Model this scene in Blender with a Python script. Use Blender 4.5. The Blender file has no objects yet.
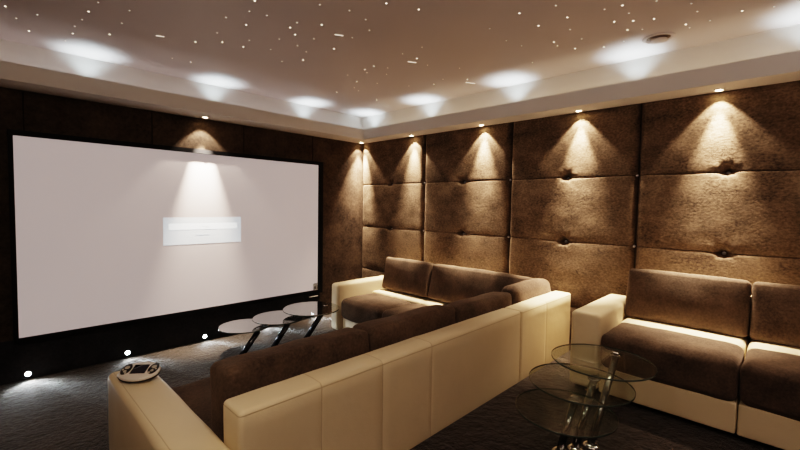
import bpy, bmesh, math, random
from mathutils import Vector, Matrix, noise

random.seed(7)
sc = bpy.context.scene
COL = sc.collection
PI = math.pi

# ---------------------------------------------------------------- room sizes
W, D = 3.94, 4.66            # padded wall plane x=W, screen wall plane y=D
XL, YB = -0.75, -2.6         # unseen left wall and back wall
ZC, ZS, ZLIP = 2.84, 2.456, 2.59
XS, YS = 3.68, 4.325         # inner faces of the soffit lip
RZ, RY = 0.20, 1.462         # raised rear floor and its front edge

# ================================================================ materials
def new_mat(name):
    m = bpy.data.materials.new(name); m.use_nodes = True
    nt = m.node_tree; b = nt.nodes['Principled BSDF']
    return m, nt, b

def N(nt, t, **kw):
    n = nt.nodes.new(t)
    for k, v in kw.items():
        if k in n.inputs: n.inputs[k].default_value = v
        else: setattr(n, k, v)
    return n

def ramp(nt, stops):
    r = nt.nodes.new('ShaderNodeValToRGB')
    e = r.color_ramp.elements
    while len(e) < len(stops): e.new(0.5)
    for el, (p, c) in zip(e, stops):
        el.position = p; el.color = (*c, 1)
    return r

def simple(name, col, rough=.5, metal=0, emit=None, es=0, spec=.5):
    m, nt, b = new_mat(name)
    b.inputs['Base Color'].default_value = (*col, 1)
    b.inputs['Roughness'].default_value = rough
    b.inputs['Metallic'].default_value = metal
    b.inputs['Specular IOR Level'].default_value = spec
    if emit:
        b.inputs['Emission Color'].default_value = (*emit, 1)
        b.inputs['Emission Strength'].default_value = es
    return m

def suede(name, dark, light, scale=3.0, sheen=.35, bump=.25, stretch=(1, 1, 1), fine=70):
    m, nt, b = new_mat(name)
    tc = N(nt, 'ShaderNodeTexCoord')
    mp = N(nt, 'ShaderNodeMapping'); mp.inputs['Scale'].default_value = stretch
    nt.links.new(tc.outputs['Object'], mp.inputs['Vector'])
    n1 = N(nt, 'ShaderNodeTexNoise', Scale=scale, Detail=6.0, Roughness=.62)
    n2 = N(nt, 'ShaderNodeTexNoise', Scale=fine, Detail=3.0, Roughness=.6)
    nt.links.new(mp.outputs[0], n1.inputs['Vector']); nt.links.new(mp.outputs[0], n2.inputs['Vector'])
    mx = N(nt, 'ShaderNodeMix', data_type='FLOAT'); mx.inputs[0].default_value = .38
    nt.links.new(n1.outputs[0], mx.inputs[2]); nt.links.new(n2.outputs[0], mx.inputs[3])
    r = ramp(nt, [(.34, dark), (.66, light)])
    nt.links.new(mx.outputs[0], r.inputs[0])
    at = N(nt, 'ShaderNodeAttribute', attribute_name='seam')
    mul = N(nt, 'ShaderNodeMix', data_type='RGBA', blend_type='MIX')
    nt.links.new(at.outputs['Fac'], mul.inputs[0])
    nt.links.new(r.outputs[0], mul.inputs[6]); mul.inputs[7].default_value = (dark[0]*.25, dark[1]*.25, dark[2]*.25, 1)
    nt.links.new(mul.outputs[2], b.inputs['Base Color'])
    b.inputs['Roughness'].default_value = .9
    b.inputs['Specular IOR Level'].default_value = .12
    b.inputs['Sheen Weight'].default_value = sheen
    b.inputs['Sheen Roughness'].default_value = .45
    b.inputs['Sheen Tint'].default_value = (min(1, light[0]*3), light[1]*3.2, light[2]*3.6, 1)
    bp = N(nt, 'ShaderNodeBump', Strength=bump, Distance=.006)
    nt.links.new(n2.outputs[0], bp.inputs['Height']); nt.links.new(bp.outputs[0], b.inputs['Normal'])
    return m

def leather(name, col):
    m, nt, b = new_mat(name)
    tc = N(nt, 'ShaderNodeTexCoord')
    n1 = N(nt, 'ShaderNodeTexNoise', Scale=2.2, Detail=4.0)
    v = N(nt, 'ShaderNodeTexVoronoi', Scale=170.0)
    n3 = N(nt, 'ShaderNodeTexNoise', Scale=14.0, Detail=3.0)
    for n in (n1, v, n3): nt.links.new(tc.outputs['Object'], n.inputs['Vector'])
    r = ramp(nt, [(.3, tuple(c*.9 for c in col)), (.7, col)])
    nt.links.new(n1.outputs[0], r.inputs[0])
    at = N(nt, 'ShaderNodeAttribute', attribute_name='seam')
    mul = N(nt, 'ShaderNodeMix', data_type='RGBA', blend_type='MIX')
    nt.links.new(at.outputs['Fac'], mul.inputs[0])
    nt.links.new(r.outputs[0], mul.inputs[6]); mul.inputs[7].default_value = (col[0]*.68, col[1]*.63, col[2]*.55, 1)
    nt.links.new(mul.outputs[2], b.inputs['Base Color'])
    b.inputs['Roughness'].default_value = .46
    b.inputs['Specular IOR Level'].default_value = .4
    bp = N(nt, 'ShaderNodeBump', Strength=.12, Distance=.002)
    nt.links.new(v.outputs['Distance'], bp.inputs['Height'])
    bp2 = N(nt, 'ShaderNodeBump', Strength=.18, Distance=.012)
    nt.links.new(n3.outputs[0], bp2.inputs['Height']); nt.links.new(bp.outputs[0], bp2.inputs['Normal'])
    nt.links.new(bp2.outputs[0], b.inputs['Normal'])
    return m

def carpet(name, dark, light):
    m, nt, b = new_mat(name)
    tc = N(nt, 'ShaderNodeTexCoord')
    n1 = N(nt, 'ShaderNodeTexNoise', Scale=38.0, Detail=5.0, Roughness=.65)
    n2 = N(nt, 'ShaderNodeTexNoise', Scale=2.5, Detail=3.0)
    n3 = N(nt, 'ShaderNodeTexNoise', Scale=16.0, Detail=3.0, Roughness=.6)
    for n in (n1, n2, n3): nt.links.new(tc.outputs['Object'], n.inputs['Vector'])
    mx = N(nt, 'ShaderNodeMix', data_type='FLOAT'); mx.inputs[0].default_value = .3
    nt.links.new(n1.outputs[0], mx.inputs[2]); nt.links.new(n2.outputs[0], mx.inputs[3])
    r = ramp(nt, [(.35, dark), (.68, light)])
    nt.links.new(mx.outputs[0], r.inputs[0]); nt.links.new(r.outputs[0], b.inputs['Base Color'])
    b.inputs['Roughness'].default_value = .95; b.inputs['Specular IOR Level'].default_value = .15
    b.inputs['Sheen Weight'].default_value = .2
    bp = N(nt, 'ShaderNodeBump', Strength=.9, Distance=.02)
    nt.links.new(n1.outputs[0], bp.inputs['Height'])
    bp2 = N(nt, 'ShaderNodeBump', Strength=.7, Distance=.03)
    nt.links.new(n3.outputs[0], bp2.inputs['Height']); nt.links.new(bp.outputs[0], bp2.inputs['Normal'])
    nt.links.new(bp2.outputs[0], b.inputs['Normal'])
    return m

def plaster(name, col, rough=.85):
    m, nt, b = new_mat(name)
    tc = N(nt, 'ShaderNodeTexCoord')
    n1 = N(nt, 'ShaderNodeTexNoise', Scale=1.3, Detail=3.0)
    nt.links.new(tc.outputs['Object'], n1.inputs['Vector'])
    r = ramp(nt, [(.3, tuple(c*.96 for c in col)), (.7, col)])
    nt.links.new(n1.outputs[0], r.inputs[0]); nt.links.new(r.outputs[0], b.inputs['Base Color'])
    b.inputs['Roughness'].default_value = rough
    return m

def glass(name, tint, ior):
    m = bpy.data.materials.new(name); m.use_nodes = True
    nt = m.node_tree; nt.nodes.clear()
    o = N(nt, 'ShaderNodeOutputMaterial')
    f = N(nt, 'ShaderNodeFresnel')
    # both faces of the thin pane reflect alike: undo the node's inversion on inner faces
    ge = N(nt, 'ShaderNodeNewGeometry'); io = N(nt, 'ShaderNodeMix', data_type='FLOAT')
    nt.links.new(ge.outputs['Backfacing'], io.inputs[0]); io.inputs[2].default_value = ior; io.inputs[3].default_value = 1/ior
    nt.links.new(io.outputs[0], f.inputs['IOR'])
    t = N(nt, 'ShaderNodeBsdfTransparent'); t.inputs[0].default_value = (*tint, 1)
    g = N(nt, 'ShaderNodeBsdfGlossy'); g.inputs['Roughness'].default_value = .01
    g.inputs[0].default_value = (.95, .96, .95, 1)
    mx = N(nt, 'ShaderNodeMixShader')
    nt.links.new(f.outputs[0], mx.inputs[0]); nt.links.new(t.outputs[0], mx.inputs[1]); nt.links.new(g.outputs[0], mx.inputs[2])
    nt.links.new(mx.outputs[0], o.inputs[0])
    return m

M = {
    'panel': suede('chocolate_suede_panel', (.038, .027, .019), (.205, .150, .104), scale=3.0, sheen=.25, bump=.35, stretch=(1, 1, 1.5), fine=48),
    'wallcloth': suede('flat_suede_wall_cloth', (.028, .020, .015), (.105, .075, .053), scale=3.5, sheen=.15, bump=.3, fine=40),
    'shade_strip': suede('dark_shade_strip', (.016, .016, .018), (.042, .041, .043), scale=4, sheen=.1, fine=40),  # dark tone stands for the shade below the screen
    'suede': suede('brown_suede_upholstery', (.050, .037, .028), (.150, .111, .082), scale=4.5, sheen=.3, bump=.22),
    'leather': leather('cream_leather', (.84, .72, .50)),
    'carpet': carpet('dark_brown_carpet', (.014, .010, .007), (.075, .055, .040)),
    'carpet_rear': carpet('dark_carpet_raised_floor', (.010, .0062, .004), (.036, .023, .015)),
    'ceiling': plaster('stretch_ceiling', (.70, .625, .60), .5),
    'plaster': plaster('white_plaster', (.78, .75, .71)),
    'paint': plaster('plain_room_paint', (.30, .22, .17)),
    'black': simple('black_velvet_frame', (.006, .006, .007), .7, spec=.2),
    'dark': simple('dark_plastic', (.02, .02, .022), .45),
    'chrome': simple('polished_chrome', (.62, .62, .63), .14, 1),
    'steel': simple('brushed_steel_post', (.30, .30, .30), .2, 1),
    'post': simple('dark_polished_steel', (.10, .10, .11), .22, 1),
    'stud': simple('glass_stud', (.75, .75, .78), .1, .6),
    'satin': simple('satin_silver', (.86, .83, .78), .35, .15),
    'foot': simple('black_foot', (.012, .012, .012), .6),
    'glass': glass('clear_table_glass', (.90, .93, .90), 1.5),
    'glass_dark': glass('mirror_finish_table_glass', (.4, .4, .4), 16.0),
    'edge': simple('green_glass_edge', (.05, .07, .06), .15, 0, spec=.8),
    'warm_lens': simple('warm_lamp_lens', (1, .8, .6), .3, 0, (1, .72, .42), 60),
    'cool_lens': simple('cool_lamp_lens', (.8, .9, 1), .3, 0, (.75, .92, 1), 90),
    'cove_lens': simple('cove_lamp_lens', (.8, .9, 1), .3, 0, (.85, .95, 1), 6),
    'star': simple('fibre_optic_tip', (1, .93, .8), .4, 0, (1, .86, .66), 3.0),
    'star_dim': simple('dim_fibre_optic_tip', (1, .93, .85), .4, 0, (1, .86, .70), .8),
    'grey': simple('grey_tab', (.46, .44, .43), .7),
    'white': simple('white_enamel', (.78, .76, .72), .5),
    'lcd': simple('remote_display', (.035, .033, .045), .18),
    'button': simple('pale_button', (.62, .58, .50), .35, .2),
    'menu': simple('projected_menu_light', (.8, .85, .88), .8, 0, (.78, .88, .97), .60),
    'menu_bar': simple('projected_bar_light', (.9, .95, 1), .8, 0, (.93, .99, 1), 1.0),
    'menu_text': simple('projected_faint_text', (.7, .76, .8), .8, 0, (.85, .9, .95), .80),
}

def screen_mat():
    m, nt, b = new_mat('projection_screen_cloth')
    tc = N(nt, 'ShaderNodeTexCoord')
    n1 = N(nt, 'ShaderNodeTexNoise', Scale=.8, Detail=1.0)
    nt.links.new(tc.outputs['Object'], n1.inputs['Vector'])
    r = ramp(nt, [(.2, (.64, .59, .585)), (.8, (.68, .63, .625))])
    nt.links.new(n1.outputs[0], r.inputs[0]); nt.links.new(r.outputs[0], b.inputs['Base Color'])
    b.inputs['Roughness'].default_value = .9
    b.inputs['Emission Color'].default_value = (.93, .80, .79, 1)
    b.inputs['Emission Strength'].default_value = SCREEN_GLOW  # projector light on the cloth, put in as emission
    return m
SCREEN_GLOW = .29
M['screen'] = screen_mat()

# ================================================================ mesh tools
def obj(name, bm, mat, parent=None, smooth=True, loc=None):
    me = bpy.data.meshes.new(name)
    bmesh.ops.recalc_face_normals(bm, faces=bm.faces)
    bm.to_mesh(me); bm.free()
    mats = mat if isinstance(mat, (list, tuple)) else [mat]
    for m in mats: me.materials.append(m)
    if smooth:
        for p in me.polygons: p.use_smooth = True
    o = bpy.data.objects.new(name, me); COL.objects.link(o)
    if parent: o.parent = parent
    if loc is not None: o.location = loc
    return o

def thing(name, label, cat, loc=(0, 0, 0), group=None, rotz=0):
    o = bpy.data.objects.new(name, None); COL.objects.link(o)
    o.empty_display_size = .1
    o.location = loc; o.rotation_euler = (0, 0, rotz)
    o['label'] = label; o['category'] = cat
    if group: o['group'] = group
    return o

def tag(o, label, cat, group=None):
    o['label'] = label; o['category'] = cat
    if group: o['group'] = group
    return o

def struct(name, bm, mat, smooth=False):
    o = obj(name, bm, mat, None, smooth); o['kind'] = 'structure'; return o

def dup(root, loc, label, group=None):
    r = root.copy(); COL.objects.link(r); r.location = loc; r['label'] = label
    if group: r['group'] = group
    for ch in root.children:
        c = ch.copy(); COL.objects.link(c); c.parent = r
        for g in ch.children:
            d = g.copy(); COL.objects.link(d); d.parent = c
    return r

def add_box(bm, x0, x1, y0, y1, z0, z1):
    vs = [bm.verts.new((x, y, z)) for z in (z0, z1) for y in (y0, y1) for x in (x0, x1)]
    for f in ((0, 1, 3, 2), (4, 5, 7, 6), (0, 1, 5, 4), (2, 3, 7, 6), (0, 2, 6, 4), (1, 3, 7, 5)):
        bm.faces.new([vs[i] for i in f])
    return vs

def box_bm(*a):
    bm = bmesh.new(); add_box(bm, *a); return bm

def bev_box(x0, x1, y0, y1, z0, z1, b=.004, seg=2):
    bm = box_bm(x0, x1, y0, y1, z0, z1)
    bmesh.ops.bevel(bm, geom=bm.edges[:], offset=b, segments=seg, affect='EDGES', profile=.5)
    return bm

def lathe(bm, prof, n=32, c=(0, 0, 0), axis=Vector((0, 0, 1))):
    """prof: (radius, height) pairs, turned about axis through c"""
    q = Vector((0, 0, 1)).rotation_difference(axis.normalized())
    rings = []
    for r, h in prof:
        if r < 1e-6:
            rings.append([bm.verts.new(Vector(c) + q @ Vector((0, 0, h)))])
        else:
            rings.append([bm.verts.new(Vector(c) + q @ Vector((r*math.cos(2*PI*i/n), r*math.sin(2*PI*i/n), h))) for i in range(n)])
    for a, b in zip(rings, rings[1:]):
        for i in range(n):
            j = (i+1) % n
            if len(a) == 1 and len(b) == 1: continue
            if len(a) == 1: bm.faces.new((a[0], b[i], b[j]))
            elif len(b) == 1: bm.faces.new((a[i], a[j], b[0]))
            else: bm.faces.new((a[i], a[j], b[j], b[i]))
    return bm

def tube(bm, p, q, r, n=20):
    p, q = Vector(p), Vector(q); L = (q-p).length
    return lathe(bm, [(0, 0), (r, 0), (r, L), (0, L)], n, p, q-p)

def samples(h, r, step, extra=()):
    """sample positions over [-h, h] with a dense run through the rounded ends"""
    k = 4
    arc = [r*math.tan(math.radians(45*i/k)) for i in range(k+1)]
    out = [-(h-r)-a for a in arc] + [(h-r)+a for a in arc]
    n = max(2, int(round(2*(h-r)/step)))
    out += [-(h-r)+2*(h-r)*i/n for i in range(1, n)]
    for e, w in extra:
        out = [v for v in out if abs(v-e) > w*1.5 or abs(v) >= h-r-1e-6]
        out += [e-w, e-w*.45, e, e+w*.45, e+w]
    out = sorted(set(round(v, 5) for v in out))
    res = [out[0]]
    for v in out[1:]:
        if v-res[-1] > 1e-4: res.append(v)
    return res

def soft_box(bm, c, s, r, puff=(0, 0, 0), seams=(), lumps=0, lscale=6, seed=0, step=.05, mat=None, sag=0, taper=None):
    """rounded upholstery block: c centre, s size, r edge radius, puff bulge of each face pair,
    seams (axis, position, half width, depth) sunk into the surface and darkened, lumps noise amplitude"""
    h = [v/2 for v in s]; r = min(r, min(h)*.98)
    ex = [[], [], []]
    for a, p, w, d in seams: ex[a].append((p, w))
    S = [samples(h[i], r, step, ex[i]) for i in range(3)]
    lay = bm.verts.layers.float.get('seam') or bm.verts.layers.float.new('seam')
    vs = {}
    n = [len(S[i]) for i in range(3)]
    mat = mat or Matrix.Identity(4)
    def vert(i, j, k):
        key = (i, j, k)
        if key in vs: return vs[key]
        p = Vector((S[0][i], S[1][j], S[2][k]))
        inner = Vector([max(-(h[a]-r), min(h[a]-r, p[a])) for a in range(3)])
        d = p-inner
        nrm = d.normalized() if d.length > 1e-9 else Vector((0, 0, 1))
        q = inner+nrm*r
        u = [q[a]/h[a] for a in range(3)]
        e = [max(0, 1-min(1, abs(v))**2.4) for v in u]
        q = q+Vector((nrm.x*puff[0]*e[1]*e[2], nrm.y*puff[1]*e[0]*e[2], nrm.z*puff[2]*e[0]*e[1]))
        sv = 0
        for a, pos, w, dep in seams:
            t = abs(p[a]-pos)/w
            if t < 1.001 and abs(nrm[a]) < .8:
                g = (1-t)**1.2 if t < 1 else 0
                q = q-nrm*dep*g; sv = max(sv, min(1, g*1.1))  # groove also darkened in colour, as shade
        if lumps:
            w = Vector((seed*3.7, seed*1.3, seed*2.1))
            q = q+nrm*lumps*noise.noise(q*lscale+w)+nrm*lumps*.4*noise.noise(q*lscale*2.7+w)
        if sag: q.z -= sag*max(0, 1-(q.x/h[0])**2)*max(0, 1-(q.y/h[1])**2)*(1 if q.z > 0 else 0)
        if taper: q = taper(q, h)
        v = bm.verts.new(mat @ (q) + Vector(c)); v[lay] = sv
        vs[key] = v
        return v
    def face(a, b, k, side):
        for i in range(n[a]-1):
            for j in range(n[b]-1):
                idx = []
                for di, dj in ((0, 0), (1, 0), (1, 1), (0, 1)):
                    t = [0, 0, 0]; t[a] = i+di; t[b] = j+dj; t[k] = side
                    idx.append(vert(*t))
                bm.faces.new(idx)
    for k, (a, b) in ((0, (1, 2)), (1, (0, 2)), (2, (0, 1))):
        face(a, b, k, 0); face(a, b, k, n[k]-1)
    return bm

def block(x0, x1, y0, y1, z0, z1, r, **kw):
    bm = bmesh.new()
    return soft_box(bm, ((x0+x1)/2, (y0+y1)/2, (z0+z1)/2), (x1-x0, y1-y0, z1-z0), r, **kw)

# ================================================================ the room
struct('floor', box_bm(XL-.1, W+.1, YB-.1, D+.1, -.1, 0), M['carpet'])
fr = box_bm(XL, W, YB, RY, 0, RZ)
struct('floor_riser', fr, M['carpet_rear'])
struct('ceiling', box_bm(XL-.1, W+.1, YB-.1, D+.1, ZC, ZC+.1), M['ceiling'])
# screen wall: cloth with thin butt seams, plain plaster above the soffit
bm = bmesh.new(); lay = bm.verts.layers.float.new('seam')
seam_x = [.235+.9475*k for k in range(-1, 4)]
xs = [XL-.1]
for x in seam_x: xs += [x-.006, x-.0015, x+.0015, x+.006]
xs.append(W+.1)
rows = []
for x in xs:
    deep = any(abs(x-q) < .003 for q in seam_x)
    a = bm.verts.new((x, D+(.008 if deep else 0), 0)); b = bm.verts.new((x, D+(.008 if deep else 0), ZS+.02))
    a[lay] = b[lay] = .9 if deep else 0
    rows.append((a, b))
for p, q in zip(rows, rows[1:]): bm.faces.new((p[0], q[0], q[1], p[1]))
add_box(bm, XL-.1, W+.1, D+.012, D+.12, -.05, ZS+.02)
struct('wall_front', bm, M['wallcloth'])
struct('under_screen_shade', box_bm(XL, 3.20, D-.004, D+.01, 0, .36), M['shade_strip'])  # added dark strip: shade on the wall under the screen, put in as colour
struct('trim_1', box_bm(XL-.1, W+.1, D, D+.12, ZS+.02, ZC), M['plaster'])
struct('wall_right', box_bm(W+.085, W+.2, YB-.1, D+.1, 0, ZS+.02), M['wallcloth'])
struct('trim_2', box_bm(W, W+.2, YB-.1, D, ZS+.02, ZC), M['plaster'])
struct('wall_left', box_bm(XL-.1, XL, YB-.1, D+.1, 0, ZC), M['paint'])
struct('wall_back', box_bm(XL-.1, W+.2, YB-.1, YB, 0, ZC), M['paint'])
# the stepped soffit with its upstanding lip: one piece per wall
bm = bmesh.new()
def prism(bm, prof, ends):
    """prof of (a, z) pairs; ends: two functions a -> xyz giving mitred ends"""
    A = [bm.verts.new(ends[0](a, z)) for a, z in prof]
    B = [bm.verts.new(ends[1](a, z)) for a, z in prof]
    m = len(prof)
    for i in range(m): bm.faces.new((A[i], A[(i+1) % m], B[(i+1) % m], B[i]))
    bm.faces.new(A[::-1]); bm.faces.new(B)
LP = .028
wR, wF = W-XS, D-YS
prof = [(0, ZS), (1, ZS), (1, ZLIP), (1-LP/wR, ZLIP), (1-LP/wR, ZS+.022), (0, ZS+.022)]
prism(bm, prof, (lambda a, z: (W-a*wR, YB, z), lambda a, z: (W-a*wR, D-a*wF, z)))
struct('trim_3', bm, M['plaster'])
bm = bmesh.new()
prof = [(0, ZS), (1, ZS), (1, ZLIP), (1-LP/wF, ZLIP), (1-LP/wF, ZS+.022), (0, ZS+.022)]
prism(bm, prof, (lambda a, z: (W-a*wR, D-a*wF, z), lambda a, z: (XL, D-a*wF, z)))
struct('trim_4', bm, M['plaster'])

# ================================================================ padded wall panels
PW = 1.2245
Z1, Z2, Z3 = 1.842, 1.225, .60
ROWS = [Z1, Z2, Z3]
def panel_bm(seed):
    bm = bmesh.new(); lay = bm.verts.layers.float.new('seam')
    hw = PW/2
    def axis(lo, hi, step, fine):
        v = [lo+(hi-lo)*i/int((hi-lo)/step) for i in range(int((hi-lo)/step)+1)]
        for f, w, n in fine: v += [f+w*(2*i/n-1) for i in range(n+1)]
        v = sorted(set(round(max(lo, min(hi, q)), 4) for q in v))
        return v
    ys = axis(-hw, hw, .03, [(-hw, .06, 12), (hw, .06, 12), (0, .13, 26)])
    zs = axis(0, ZS, .03, [(z, .10, 24) for z in ROWS]+[(z, .012, 8) for z in ROWS]+[(0, .05, 5), (ZS, .05, 5)])
    def cell(z):
        lo, hi = 0, ZS
        for q in ROWS:
            if z >= q: lo = max(lo, q)
            else: hi = min(hi, q)
        return lo, hi
    def depth(y, z):
        u = abs(y)/hw
        e = hw-abs(y)
        d = .060
        d -= .058*math.exp(-(e/.020)**1.4)                    # rounded drop into the joint
        lo, hi = cell(z)
        t = (z-lo)/max(1e-6, hi-lo)
        d += .008*(4*t*(1-t))**.5*(1-u**4)                    # padding swells in each row
        sv = 0
        for q in ROWS:
            wob = q+.006*math.sin(y*9+seed+q*5)*(1-u)
            s = (z-wob)
            d -= .008*math.exp(-abs(s)/.0035)                   # stitched fold
            sv = max(sv, .55*math.exp(-(s/.003)**2))
            rr = math.hypot(y*1.1, s*(1.2 if s > 0 else 2.0))
            d -= .070*math.exp(-(rr/.040)**1.8)                # button pulls the padding in
            sv = max(sv, .85*math.exp(-(rr/.034)**2))  # shade of the button hollow put into the colour
            ang = math.atan2(s, y)
            d -= .006*math.exp(-(rr/.11)**2)*(.5+.5*math.cos(ang*7+seed))*min(1, rr/.03)
            er = math.hypot(e, s)
            d -= .015*math.exp(-(er/.035)**2)
        sv = max(sv, .8*math.exp(-(e/.010)**2))
        w = Vector((seed*5.1, y*2.2, z*2.2))
        d += .004*noise.noise(w)+.0022*noise.noise(Vector((seed, y*7, z*9)))
        return d, sv
    g = []
    for y in ys:
        col = []
        for z in zs:
            d, sv = depth(y, z)
            v = bm.verts.new((.06-d, y, z)); v[lay] = sv; col.append(v)
        g.append(col)
    for i in range(len(ys)-1):
        for j in range(len(zs)-1):
            bm.faces.new((g[i][j], g[i+1][j], g[i+1][j+1], g[i][j+1]))
    # backing board edge
    bx = [bm.verts.new((.082, y, z)) for y, z in ((-hw, 0), (hw, 0), (hw, ZS), (-hw, ZS))]
    bm.faces.new(bx)
    return bm
ORD = ['padded wall panel touching the screen-wall corner, tallest run behind the sectional arm',
       'padded wall panel second from the corner, behind the backrest of the L-shaped sofa',
       'padded wall panel third from the corner, above the gap between the two sofas',
       'padded wall panel above the right-hand sofa, widest in the view with two big tufts',
       'padded wall panel furthest from the screen, past the right edge']
for k in range(5):
    yc = D-(k+.5)*PW
    t = thing('padded_wall_panel', ORD[k].replace('padded', 'brown suede padded'), 'wall panel', (W, yc, 0), 'brown suede panels along the right wall')
    obj('upholstery', panel_bm(k*1.7+.3), M['panel'], t)
    for z in ROWS:
        b = bmesh.new(); lathe(b, [(0, .012), (.008, .010), (.014, .004), (.015, 0), (.0, -.002)], 16, (.054, .0, z-.006), Vector((-1, 0, .15)))
        obj('button', b, M['stud'], t)
        b = bmesh.new(); lathe(b, [(0, .014), (.008, .011), (.0125, .004), (.013, 0), (0, -.002)], 14, (.035, -PW/2+.006, z), Vector((-1, 0, 0)))
        obj('stud', b, M['stud'], t)

# ================================================================ projection screen
SX0, SX1, SZ0, SZ1 = .165, 3.146, .377, 2.073
scr = thing('projection_screen', 'large white projection screen in a black frame on the far wall', 'screen', (0, D, 0))
bm = bmesh.new(); add_box(bm, SX0-.02, SX1+.02, -.034, -.018, SZ0-.02, SZ1+.02)
obj('screen_cloth', bm, M['screen'], scr, False)
bm = bmesh.new()
fw = .055
def frame_bar(pts_o, pts_i):
    pass
o_ = [(SX0-fw*.6, SZ0-fw*.8), (SX1+fw*1.25, SZ0-fw*.8), (SX1+fw*1.25, SZ1+fw*.8), (SX0-fw*.6, SZ1+fw*.8)]
i_ = [(SX0, SZ0), (SX1, SZ0), (SX1, SZ1), (SX0, SZ1)]
for yy in (-.052, -.002):
    O = [bm.verts.new((x, yy, z)) for x, z in o_]; I = [bm.verts.new((x, yy, z)) for x, z in i_]
    for a in range(4): bm.faces.new((O[a], O[(a+1) % 4], I[(a+1) % 4], I[a]))
bm.verts.ensure_lookup_table()
V = bm.verts[:]
for a in range(4):
    b = (a+1) % 4
    bm.faces.new((V[a], V[b], V[8+b], V[8+a])); bm.faces.new((V[4+a], V[4+b], V[12+b], V[12+a]))
obj('frame', bm, M['black'], scr, False)
# the maker's small illegible plate under the frame's lower right corner
obj('name_plate', bev_box(3.0, 3.14, -.058, -.050, .290, .302, .002), M['grey'], scr)
bm = bev_box(3.075, 3.146, -.040, -.033, .377, .47, .012, 3)
obj('corner_tab', bm, M['grey'], scr)
pm = obj('projected_menu', box_bm(1.264, 2.075, -.0348, -.0341, 1.095, 1.381), M['menu'], scr, False)
obj('highlight_bar', box_bm(1.315, 2.03, -.0353, -.0348, 1.252, 1.318), M['menu_bar'], pm, False)
for line in (((1.645, 1.665, 1.285), (1.67, 1.70, 1.285), (1.703, 1.715, 1.285)), ((1.575, 1.60, 1.20), (1.605, 1.645, 1.20), (1.65, 1.68, 1.20), (1.685, 1.72, 1.20))):
    bm = bmesh.new()
    for x0, x1, z in line: add_box(bm, x0, x1, -.0357, -.0348, z-.007, z+.007)
    obj('faint_text', bm, M['menu_text'], pm, False)

# ================================================================ L-shaped sofa
L_, S_ = M['leather'], M['suede']
sec = thing('sectional_sofa', 'L-shaped cream leather sectional with brown suede cushions facing the screen', 'sofa')
SBX0, SBX1, SBY = .655, 3.868, 1.478
# long back: main module and corner module with an open joint
def back_taper(q, h):
    return q
def long_back(x0, x1, seams):
    cx = (x0+x1)/2
    hz = (.745-.05)/2
    sm = [(0, s-cx, .004, .002) for s in seams]+[(2, hz-.018, .004, .002)]
    bm = bmesh.new()
    soft_box(bm, (cx, SBY+.0825, .05+hz), (x1-x0, .165, 2*hz), .022, puff=(.0, .004, .006), seams=sm, lumps=.0022, lscale=5, seed=2, step=.06)
    return bm
obj('back_frame', long_back(SBX0, 2.884, [1.032, 1.407, 1.80]), L_, sec)
obj('corner_back_frame', long_back(2.896, SBX1, [3.33]), L_, sec)
obj('side_back_frame', block(3.70, 3.868, 1.66, 3.79, .05, .745, .03, puff=(.004, 0, .006), step=.07), L_, sec)
# near arm and far arm
def arm_seams(h): return []
bm = bmesh.new()
soft_box(bm, (.547, 2.0855, .325), (.207, 1.195, .55), .035, puff=(.004, .006, .004), seams=[(0, -.078, .003, .0015)], lumps=.003, lscale=5, seed=4, step=.05)
obj('armrest', bm, L_, sec)
obj('armrest', block(2.872, 3.868, 3.80, 3.945, .05, .605, .035, puff=(.006, .004, .004), seams=[], lumps=.002, seed=5, step=.05), L_, sec)
# plinths
obj('base', block(.66, 2.96, 1.65, 2.63, .05, .22, .02, step=.08), L_, sec)
obj('base', block(2.93, 3.70, 1.66, 3.79, .05, .215, .02, step=.08, seams=[(1, .39, .006, .005)]), L_, sec)
# seats along the long run
for x0, x1, sd in ((.662, 1.50, 1), (1.506, 2.32, 2), (2.326, 2.90, 3)):
    obj('seat_cushion', block(x0, x1, 1.88, 2.665, .222, .43, .055, puff=(.004, .012, .018), lumps=.004, seed=sd, step=.05), S_, sec)
obj('corner_seat_cushion', block(2.905, 3.44, 1.88, 2.40, .222, .43, .055, puff=(.004, .01, .018), lumps=.004, seed=4, step=.05), S_, sec)
for y0, y1, sd in ((2.41, 3.085, 5), (3.092, 3.79, 6)):
    obj('seat_cushion', block(2.885, 3.42, y0, y1, .20, .44, .06, puff=(.014, .004, .02), lumps=.005, seed=sd, step=.045), S_, sec)
# bright leather ledge between side seats and side back cushions
obj('leather_ledge', block(3.40, 3.70, 2.42, 2.985, .216, .462, .03, puff=(.0, .0, .006), step=.05), L_, sec)
obj('leather_ledge', block(3.40, 3.70, 2.99, 3.79, .216, .462, .03, puff=(.0, .0, .006), step=.05), L_, sec)
def lean(ax, a): return Matrix.Rotation(a, 4, ax)
# long-run back cushions (leaning on the cream back, their tops show above it)
for x0, x1, sd, top in ((.690, 1.512, 11, .828), (1.518, 2.335, 12, .83), (2.341, 3.13, 13, .81)):
    bm = bmesh.new(); hz = (top-.42)/2
    soft_box(bm, ((x0+x1)/2, 1.775, .42+hz), (x1-x0, .20, 2*hz), .035, puff=(.004, .018, .008), lumps=.006, lscale=5, seed=sd, step=.045, mat=lean('X', -.10))
    obj('back_cushion', bm, S_, sec)
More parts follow.
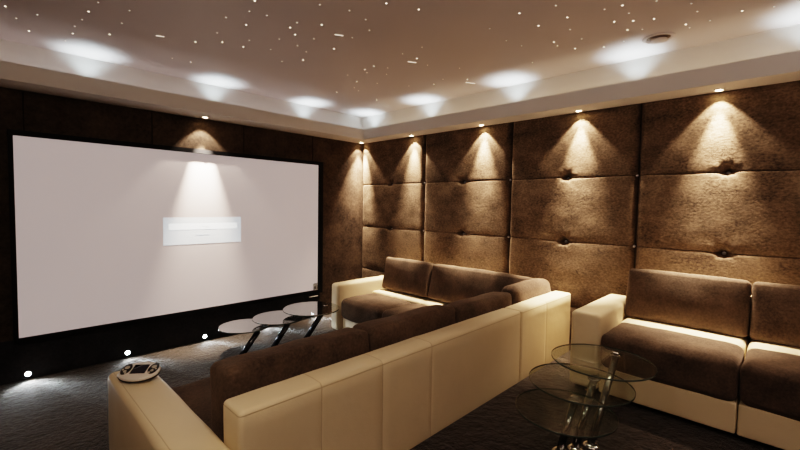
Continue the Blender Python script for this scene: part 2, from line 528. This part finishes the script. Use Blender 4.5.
# corner back cushion: wide soft one, and those of the short run leaning on the wall side
bm = bmesh.new()
soft_box(bm, (3.51, 1.735, .63), (.69, .17, .44), .055, puff=(.004, .02, .02), lumps=.008, lscale=4, seed=14, step=.045, mat=lean('X', -.12))
obj('corner_back_cushion', bm, S_, sec)
for y0, y1, sd in ((1.76, 2.965, 15), (2.972, 3.74, 16)):
    bm = bmesh.new()
    soft_box(bm, (3.63, (y0+y1)/2, .672), (.18, y1-y0, .40), .03, puff=(.018, .004, .012), lumps=.006, lscale=5, seed=sd, step=.045, mat=lean('Y', .20))
    obj('back_cushion', bm, S_, sec)
for x, y in ((.75, 1.62), (2.0, 1.62), (3.3, 1.62), (.75, 2.5), (2.0, 2.5), (3.05, 3.6), (3.7, 3.6), (3.05, 2.6)):
    b = bmesh.new(); lathe(b, [(0, 0), (.028, 0), (.032, .055), (0, .055)], 16, (x, y, 0)); obj('foot', b, M['foot'], sec)

# ================================================================ right-hand sofa
rs = thing('sofa', 'cream leather sofa with brown suede cushions under the padded wall', 'sofa', (0, 0, RZ))
z0 = .05
obj('armrest', block(2.995, 3.868, .942, 1.146, z0, .60, .035, puff=(.004, .004, .004), lumps=.002, seed=21, step=.05), L_, rs)
obj('armrest', block(2.995, 3.868, -.77, -.565, z0, .60, .035, puff=(.004, .004, .004), lumps=.002, seed=22, step=.06), L_, rs)
obj('back_frame', block(3.73, 3.868, -.56, .938, z0, .745, .03, step=.07), L_, rs)
for y0, y1, sd in ((.186, .938, 23), (-.56, .180, 24)):
    obj('base', block(3.005, 3.73, y0, y1, z0, .235, .012, lumps=.002, seed=sd, step=.06), L_, rs)
    obj('seat_cushion', block(2.985, 3.44, y0+.002, y1-.002, .232, .478, .05, puff=(.016, .002, .022), lumps=.005, seed=sd, step=.045), S_, rs)
    obj('leather_ledge', block(3.38, 3.72, y0+.002, y1-.002, .236, .484, .04, puff=(0, 0, .008), step=.05), L_, rs)
    bm = bmesh.new()
    soft_box(bm, (3.655, (y0+y1)/2, .672), (.17, y1-y0-.004, .385), .028, puff=(.018, .003, .010), lumps=.004, lscale=5, seed=sd+4, step=.04, mat=lean('Y', .20))
    obj('back_cushion', bm, S_, rs)
for x, y in ((3.1, 1.04), (3.78, 1.04), (3.1, -.66), (3.78, -.66), (3.12, .18), (3.78, .18)):
    b = bmesh.new(); lathe(b, [(0, 0), (.028, 0), (.032, .055), (0, .055)], 16, (x, y, 0)); obj('foot', b, M['foot'], rs)

# ================================================================ glass side tables
def side_table(center, dia, zt, base, zb, gl, label, group, attach, postm):
    cx, cy = center; R_ = dia/2
    t = thing('glass_side_table', label, 'side table', (base[0], base[1], zb), group)
    o = Vector((base[0], base[1], zb))
    def loc(x, y, z): return Vector((x, y, z))-o
    b = bmesh.new(); th = .012
    lathe(b, [(0, 0), (R_-.004, 0), (R_-.001, .002), (R_-.001, th-.002), (R_-.004, th), (0, th)], 72, loc(cx, cy, zt-th))
    top = obj('tabletop', b, gl, t, False)
    b = bmesh.new(); n = 72
    lathe(b, [(R_-.0012, .001), (R_+.0003, .002), (R_+.0003, th-.002), (R_-.0012, th-.001)], n, loc(cx, cy, zt-th))
    obj('polished_edge', b, M['edge'], top)
    # slanted post from floor plate to the mount under the glass
    p0 = loc(base[0], base[1], zb+.012); p1 = loc(attach[0], attach[1], zt-th-.012)
    b = bmesh.new(); tube(b, p0, p1, .021 if zb else .027, 24); obj('post', b, postm, t)
    b = bmesh.new(); lathe(b, [(0, 0), (.042, 0), (.045, .003), (.045, .009), (.030, .016), (0, .016)], 28, loc(base[0], base[1], zb)); obj('foot_plate', b, M['chrome'], t)
    b = bmesh.new(); lathe(b, [(0, 0), (.022, 0), (.036, .008), (.036, .0145), (0, .0145)], 28, loc(attach[0], attach[1], zt-th-.0145)); mo = obj('mount', b, M['chrome'], t)
    b = bmesh.new(); lathe(b, [(0, 0), (.024, 0), (.022, .003), (.012, .005), (0, .005)], 24, loc(attach[0], attach[1], zt)); obj('cap', b, M['chrome'], mo)
    return t
NEAR = 'glass tables in front of the right-hand sofa'
side_table((2.63, .807), .585, .62, (2.37, .765), RZ, M['glass'], 'highest round clear glass side table in front of the right-hand sofa', NEAR, (2.83, .785), M['steel'])
side_table((2.372, .841), .56, .55, (2.275, .815), RZ, M['glass'], 'middle-height round clear glass side table beside the right-hand sofa', NEAR, (2.513, .811), M['steel'])
side_table((2.125, .825), .505, .48, (2.185, .865), RZ, M['glass'], 'lowest round clear glass side table nearest the viewer', NEAR, (2.31, .842), M['steel'])
FAR = 'shiny tables below the projection screen'
side_table((1.84, 4.02), .50, .28, (1.722, 3.865), 0, M['glass_dark'], 'lowest and leftmost round table below the screen, its top mirroring the screen', FAR, (1.90, 3.83), M['post'])
side_table((2.135, 3.845), .535, .35, (2.064, 3.862), 0, M['glass_dark'], 'middle of the three round tables below the screen, on a slanted dark post', FAR, (2.24, 3.78), M['post'])
side_table((2.44, 3.70), .60, .42, (2.447, 3.853), 0, M['glass_dark'], 'highest and rightmost round table below the screen, beside the sectional far arm', FAR, (2.617, 3.69), M['post'])

# ================================================================ handheld remote on the near arm
rm = thing('remote_control', 'silver wing-shaped touchscreen remote lying on the near armrest', 'remote control', (.552, 2.455, .6245), None, math.radians(-38))
rm.scale = (.92, .92, .92)
rm.rotation_euler.x = math.radians(17)
def outline(a, b, n=48, pinch=.30):
    pts = []
    for i in range(n):
        t = 2*PI*i/n
        x, y = math.cos(t), math.sin(t)
        sx = abs(x)**.75*(1 if x > 0 else -1); sy = abs(y)**.62*(1 if y > 0 else -1)
        w = 1-pinch*abs(sx)**2.2
        pts.append((a*sx, b*sy*w))
    return pts
def slab(bm, rings):
    R_ = [[bm.verts.new((x*s, y*s, z)) for x, y in pts] for pts, s, z in rings]
    n = len(R_[0])
    for p, q in zip(R_, R_[1:]):
        for i in range(n): bm.faces.new((p[i], p[(i+1) % n], q[(i+1) % n], q[i]))
    bm.faces.new(R_[0][::-1]); bm.faces.new(R_[-1])
P = outline(.110, .080)
b = bmesh.new(); soft_box(b, (0, .052, -.0135), (.11, .03, .05), .010, step=.02); obj('rear_grip', b, M['dark'], rm)
b = bmesh.new(); slab(b, [(P, .86, 0), (P, .98, .010), (P, 1.0, .016), (P, .97, .022)]); obj('bottom_shell', b, M['dark'], rm)
b = bmesh.new(); slab(b, [(P, .985, .018), (P, .99, .024), (P, .94, .031), (P, .90, .033)]); obj('silver_face', b, M['satin'], rm)
obj('display', bev_box(-.040, .040, -.030, .046, .0325, .0355, .0012), M['lcd'], rm)
for s in (-1, 1):
    wp = [(s*(.073+.026*math.cos(2*PI*i/24)), .010+.046*math.sin(2*PI*i/24)) for i in range(24)]
    b = bmesh.new(); slab(b, [(wp, 1, .0315), (wp, 1, .0350), (wp, .985, .0356)]); kp = obj('keypad', b, M['dark'], rm)
    for bx, by, br in ((.072, .022, .0135), (.072, -.010, .0095), (.088, .004, .006), (.062, -.026, .006)):
        b = bmesh.new(); lathe(b, [(0, .003), (br*.7, .003), (br, .0015), (br, 0)], 18, (s*bx, by, .0356)); obj('button', b, M['button'], kp)

# ================================================================ lamps
def lamp(name, kind, loc, energy, col, parent, direction=None, **kw):
    d = bpy.data.lights.new(name, kind); d.energy = energy; d.color = col
    for k, v in kw.items(): setattr(d, k, v)
    o = bpy.data.objects.new(name, d); COL.objects.link(o)
    o.parent = parent; o.location = loc
    if direction is not None:
        o.rotation_euler = Vector(direction).to_track_quat('-Z', 'Y').to_euler()
    return o
WARM = (1, .77, .57)
COOL = (.72, .90, 1)
E_HOT, E_WIDE, E_POOL, E_COVE, E_FLOOR, E_FILL = 450, 42, 480, 15, 5, 5
def spotlight(x, y, label, tilt, group, hot=1.0, col=WARM, cone=44, pool=(-.16, 0)):
    t = thing('ceiling_spotlight', label, 'spotlight', (x, y, ZS), group)
    b = bmesh.new(); lathe(b, [(.024, -.0005), (.026, -.006), (.036, -.005), (.040, 0)], 28); obj('trim_ring', b, M['white'], t)
    b = bmesh.new(); lathe(b, [(0, -.006), (.016, -.005), (.024, -.001)], 20); obj('lamp_lens', b, M['warm_lens'], t)
    lamp('spot_beam', 'SPOT', (0, 0, -.012), E_HOT*hot, col, t, (tilt[0]*2, tilt[1]*2, -1), spot_size=math.radians(cone), spot_blend=1, shadow_soft_size=.012)
    if pool: lamp('spot_pool', 'SPOT', (0, 0, -.012), E_POOL, col, t, (pool[0], pool[1], -1), spot_size=math.radians(38), spot_blend=.8, shadow_soft_size=.012)
    lamp('spot_spill', 'SPOT', (0, 0, -.012), E_WIDE*(hot if hot < 1.1 else .9), col, t, (tilt[0], tilt[1], -1), spot_size=math.radians(90), spot_blend=.35, shadow_soft_size=.012)
    return t
G = 'warm spotlights under the soffit'
spotlight(3.86, 4.58, 'warm ceiling spotlight in the corner where screen wall meets padded wall', (.03, .03), G, 1.7)
names = ['warm ceiling spotlight above the padded wall, next one from the corner', 'warm ceiling spotlight above the sectional, second after the corner one',
         'warm ceiling spotlight above the gap between the sofas', 'warm ceiling spotlight above the left part of the right-hand sofa']
for y, nm in zip((3.592, 2.53, 1.475, .445), names): spotlight(3.868, y, nm, (.028, 0), G)
spotlight(3.868, -.6, 'warm ceiling spotlight over the sofa end past the right edge', (0, 0), G)
spotlight(1.655, 4.545, 'lone warm ceiling spotlight centred above the projection screen', (0, .035), G, 2.2, (1, .84, .68), 38, None)

def uplight(x, y, label, side):
    t = thing('cove_light', label, 'cove light', (x, y, ZS+.022), 'cool cove lights behind the soffit lip')
    b = bmesh.new(); lathe(b, [(0, 0), (.030, 0), (.032, .03), (.026, .034), (.0, .030)], 24); obj('housing', b, M['white'], t)
    b = bmesh.new(); lathe(b, [(.024, .0335), (.012, .036), (0, .0365)], 20); obj('lamp_lens', b, M['cove_lens'], t)
    lamp('cove_beam', 'SPOT', (0, 0, .05), E_COVE, COOL, t, (side[0], side[1], 1), spot_size=math.radians(100), spot_blend=1, shadow_soft_size=.02)
G4 = ['leftmost cove light above the screen wall', 'cove light above the middle of the screen wall', 'cove light above the right end of the screen']
for x, nm in zip((.67, 1.78, 2.93), G4): uplight(x, 4.54, 'cool white '+nm, (0, -.12))
G5 = ['cove light tucked in the soffit corner', 'cove light above the second padded panel', 'cove light above the third padded panel', 'cove light beside the round ceiling vent', 'cove light at the right edge']
for y, nm in zip((4.38, 3.32, 2.14, 1.02, -.05), G5): uplight(3.82, y, 'cool white '+nm, (-.12, 0))

first_gain = 3.0
fl = ['brightest floor light at the screen wall, left of the near armrest', 'floor light at the screen wall, behind the remote control', 'floor light at the screen wall, left of the round tables',
      'floor light seen under the leftmost round table', 'floor light seen under the rightmost round table']
for x, nm in zip((.216, .941, 1.673, 2.385, 3.08), fl):
    t = thing('floor_light', 'small cool white '+nm, 'floor light', (x, D-.004, .05), 'skirting lights along the screen wall')
    b = bmesh.new(); lathe(b, [(0, 0), (.027, 0), (.027, .008), (.022, .012), (.019, .010)], 24, (0, 0, 0), Vector((0, -1, 0))); obj('bezel', b, M['chrome'], t)
    b = bmesh.new(); lathe(b, [(.019, .009), (.011, .012), (0, .013)], 18, (0, 0, 0), Vector((0, -1, 0))); obj('lamp_lens', b, M['cool_lens'], t)
    lamp('floor_beam', 'SPOT', (0, -.035, 0), E_FLOOR*(first_gain if x < .5 else 1), (.88, .95, 1), t, (.15, -1, -.2), spot_size=math.radians(130), spot_blend=.8, shadow_soft_size=.012)
    lamp('floor_streak', 'SPOT', (0, -.035, 0), E_FLOOR*4, (.80, .93, 1), t, (.62, -1, -.14), spot_size=math.radians(30), spot_blend=.7, shadow_soft_size=.012)

# round ceiling vent
v = thing('ceiling_vent', 'round white air vent set in the starry ceiling', 'vent', (3.56, .79, ZC))
b = bmesh.new(); lathe(b, [(.108, 0), (.105, -.008), (.088, -.012), (.078, -.004), (.078, 0)], 40); obj('rim', b, M['ceiling'], v)
b = bmesh.new(); lathe(b, [(.0, -.030), (.05, -.028), (.062, -.022), (.060, -.018), (0, -.014)], 40); obj('centre_disc', b, M['ceiling'], v)
b = bmesh.new(); lathe(b, [(0, -.001), (.079, -.001)], 40); obj('throat', b, M['paint'], v)
b = bmesh.new(); tube(b, (0, 0, -.001), (0, 0, -.018), .012, 16); obj('stem', b, M['ceiling'], v)

# ================================================================ starry ceiling
STARS = [(0.12, 3.85), (0.18, 4.04), (0.28, 3.85), (0.26, 4.27), (0.54, 3.31), (0.52, 3.52), (0.51, 3.71), (0.49, 3.89), (0.5, 4.07), (0.48, 4.3), (0.7, 3.87), (0.72, 3.56), (0.71, 3.29), (1.21, 3.52), (1.2, 4.07), (1.35, 4.05), (1.27, 2.69), (1.2, 2.9), (1.35, 2.91), (1.38, 2.66), (1.23, 2.53), (1.54, 2.26), (1.26, 3.21), (1.36, 3.36), (1.49, 3.16), (1.52, 3.33), (1.64, 2.96), (1.7, 3.21), (1.59, 2.71), (1.58, 2.6), (1.68, 2.79), (1.81, 2.97), (1.93, 3.03), (2.02, 3.22), (1.82, 2.75), (1.72, 2.5), (1.72, 2.18), (1.88, 2.2), (1.82, 1.93), (2.01, 2.51), (2.05, 2.8), (2.01, 2.31), (1.91, 3.4), (2.56, 3.0), (2.63, 3.05), (2.55, 2.86), (2.67, 2.8), (2.79, 2.94), (2.75, 3.35), (2.98, 3.6), (2.85, 3.83), (2.87, 3.54), (2.93, 3.23), (3.39, 3.74), (2.55, 3.25), (2.51, 1.37), (2.58, 1.64), (2.85, 1.66), (2.77, 1.36), (2.57, 1.15), (2.78, 1.16), (2.98, 1.22), (3.2, 1.22), (3.12, 1.4), (3.21, 1.41), (3.36, 1.33), (3.43, 1.73), (2.51, 2.23), (2.67, 2.43), (2.86, 2.47), (3.35, 2.8), (3.28, 2.62), (3.22, 3.04), (3.45, 2.44), (3.12, 2.3), (2.02, 1.83), (2.51, 2.45), (3.02, 1.62), (2.85, 0.84), (2.99, 0.84), (3.13, 0.85), (2.83, 0.94), (3.32, 0.84), (3.26, 0.92), (2.93, 0.67), (3.19, 0.74), (3.11, 0.52), (3.26, 0.51), (3.43, 0.6), (3.51, 0.59), (3.44, 0.3), (3.5, 0.15), (3.46, 1.0), (3.48, 1.15), (3.47, 0.47), (3.06, 0.95)]
def star_mesh(nm, r, mat):
    b = bmesh.new(); lathe(b, [(r, 0), (r*.9, -.002), (0, -.004)], 10)
    o = obj(nm, b, mat); return o
protos = [star_mesh('star_light', .0058, M['star']), star_mesh('star_light', .0052, M['star_dim'])]
used = [False, False]
for i, (x, y) in enumerate(STARS):
    k = 0 if (i*7) % 5 < 2 else 1
    if not used[k]: o = protos[k]; used[k] = True
    else: o = protos[k].copy(); COL.objects.link(o)
    o.location = (x, y, ZC)
    tag(o, ('bright pinpoint star light in the ceiling' if k == 0 else 'faint pinpoint star light in the ceiling'), 'star light', 'bright ceiling stars' if k == 0 else 'faint ceiling stars')
for (x, y), (x2, y2), nm in (((.961, 3.617), (.998, 3.599), 'slim streak-shaped star light in the ceiling above the screen'), ((1.891, 2.558), (1.931, 2.536), 'blurry oval star light near the ceiling middle'),
                             ((2.683, 2.537), (2.734, 2.51), 'streak-shaped star light right of the ceiling middle'), ((3.53, 2.5), (3.60, 2.465), 'streak-shaped star light close to the padded-wall cove')):
    b = bmesh.new(); soft_box(b, (0, 0, -.002), (math.hypot(x2-x, y2-y)*1.4, .011, .004), .002, step=.02)
    o = obj('star_streak', b, M['star_dim']); o.location = ((x+x2)/2, (y+y2)/2, ZC); o.rotation_euler.z = math.atan2(y2-y, x2-x)
    tag(o, nm, 'star light', 'streak-shaped ceiling stars')

# ================================================================ unseen fill light for sofas and ceiling
def fill_lamp(x, y, z, e, col, size, d):
    L = bpy.data.lights.new('unseen_fill_lamp', 'AREA'); L.shape = 'DISK'; L.size = size; L.energy = e; L.color = col
    o = bpy.data.objects.new('unseen_fill_lamp', L); COL.objects.link(o); o.location = (x, y, z)
    o.rotation_euler = Vector(d).to_track_quat('-Z', 'Y').to_euler()
    return o
fill_lamp(1.2, -1.6, 2.75, E_FILL, (1, .74, .48), .5, (0, .25, -1))
fill_lamp(-.2, .8, 2.78, E_FILL*3.4, (1, .80, .60), .5, (.15, .3, -1))  # added overhead fill, placed to favour the near armrest
# added to brighten the ceiling: unseen upward disc behind the viewer, strips in the troughs
fill_lamp(.2, -1.6, 1.7, 36, (1, .87, .84), .7, (.1, .1, 1))
def tape(x, y, lx, ly, e, col, d):  # added hidden area strip, lifts the ceiling brightness
    L = bpy.data.lights.new('added_trough_fill', 'AREA'); L.shape = 'RECTANGLE'; L.size = lx; L.size_y = ly; L.energy = e; L.color = col
    o = bpy.data.objects.new('added_trough_fill', L); COL.objects.link(o); o.location = (x, y, ZS+.06)
    o.rotation_euler = (PI+d[1], d[0], 0)
tape(3.79, 1.0, .06, 6.4, 3.5, (1, .76, .50), (0, 0))
tape(1.4, 4.50, 4.2, .06, 1.6, (.98, .86, .86), (0, 0))
w = bpy.data.worlds.new('room_world'); sc.world = w; w.use_nodes = True
w.node_tree.nodes['Background'].inputs[0].default_value = (.02, .016, .013, 1)

# ================================================================ camera
f_px, yaw, pitch, roll = 403.5, -.798, -.0489, .0165
cam = bpy.data.cameras.new('camera'); co = bpy.data.objects.new('camera', cam); COL.objects.link(co)
cam.sensor_fit = 'HORIZONTAL'; cam.sensor_width = 36; cam.lens = f_px/800*36; cam.clip_start = .02
r0 = Vector((math.cos(yaw), math.sin(yaw), 0)); f0 = Vector((-math.sin(yaw), math.cos(yaw), 0)); u0 = Vector((0, 0, 1))
fw_ = f0*math.cos(pitch)+u0*math.sin(pitch); u_ = -f0*math.sin(pitch)+u0*math.cos(pitch)
X_ = r0*math.cos(roll)+u_*math.sin(roll); Y_ = -r0*math.sin(roll)+u_*math.cos(roll)
mt = Matrix(((X_.x, Y_.x, -fw_.x, 0), (X_.y, Y_.y, -fw_.y, 0), (X_.z, Y_.z, -fw_.z, 1.55), (0, 0, 0, 1)))
co.matrix_world = mt
sc.camera = co
sc.cycles.use_denoising = True
sc.cycles.max_bounces = 10; sc.cycles.transparent_max_bounces = 16
sc.cycles.sample_clamp_indirect = 4
sc.view_settings.view_transform = 'Filmic'
sc.view_settings.look = 'High Contrast'
sc.view_settings.exposure = 0
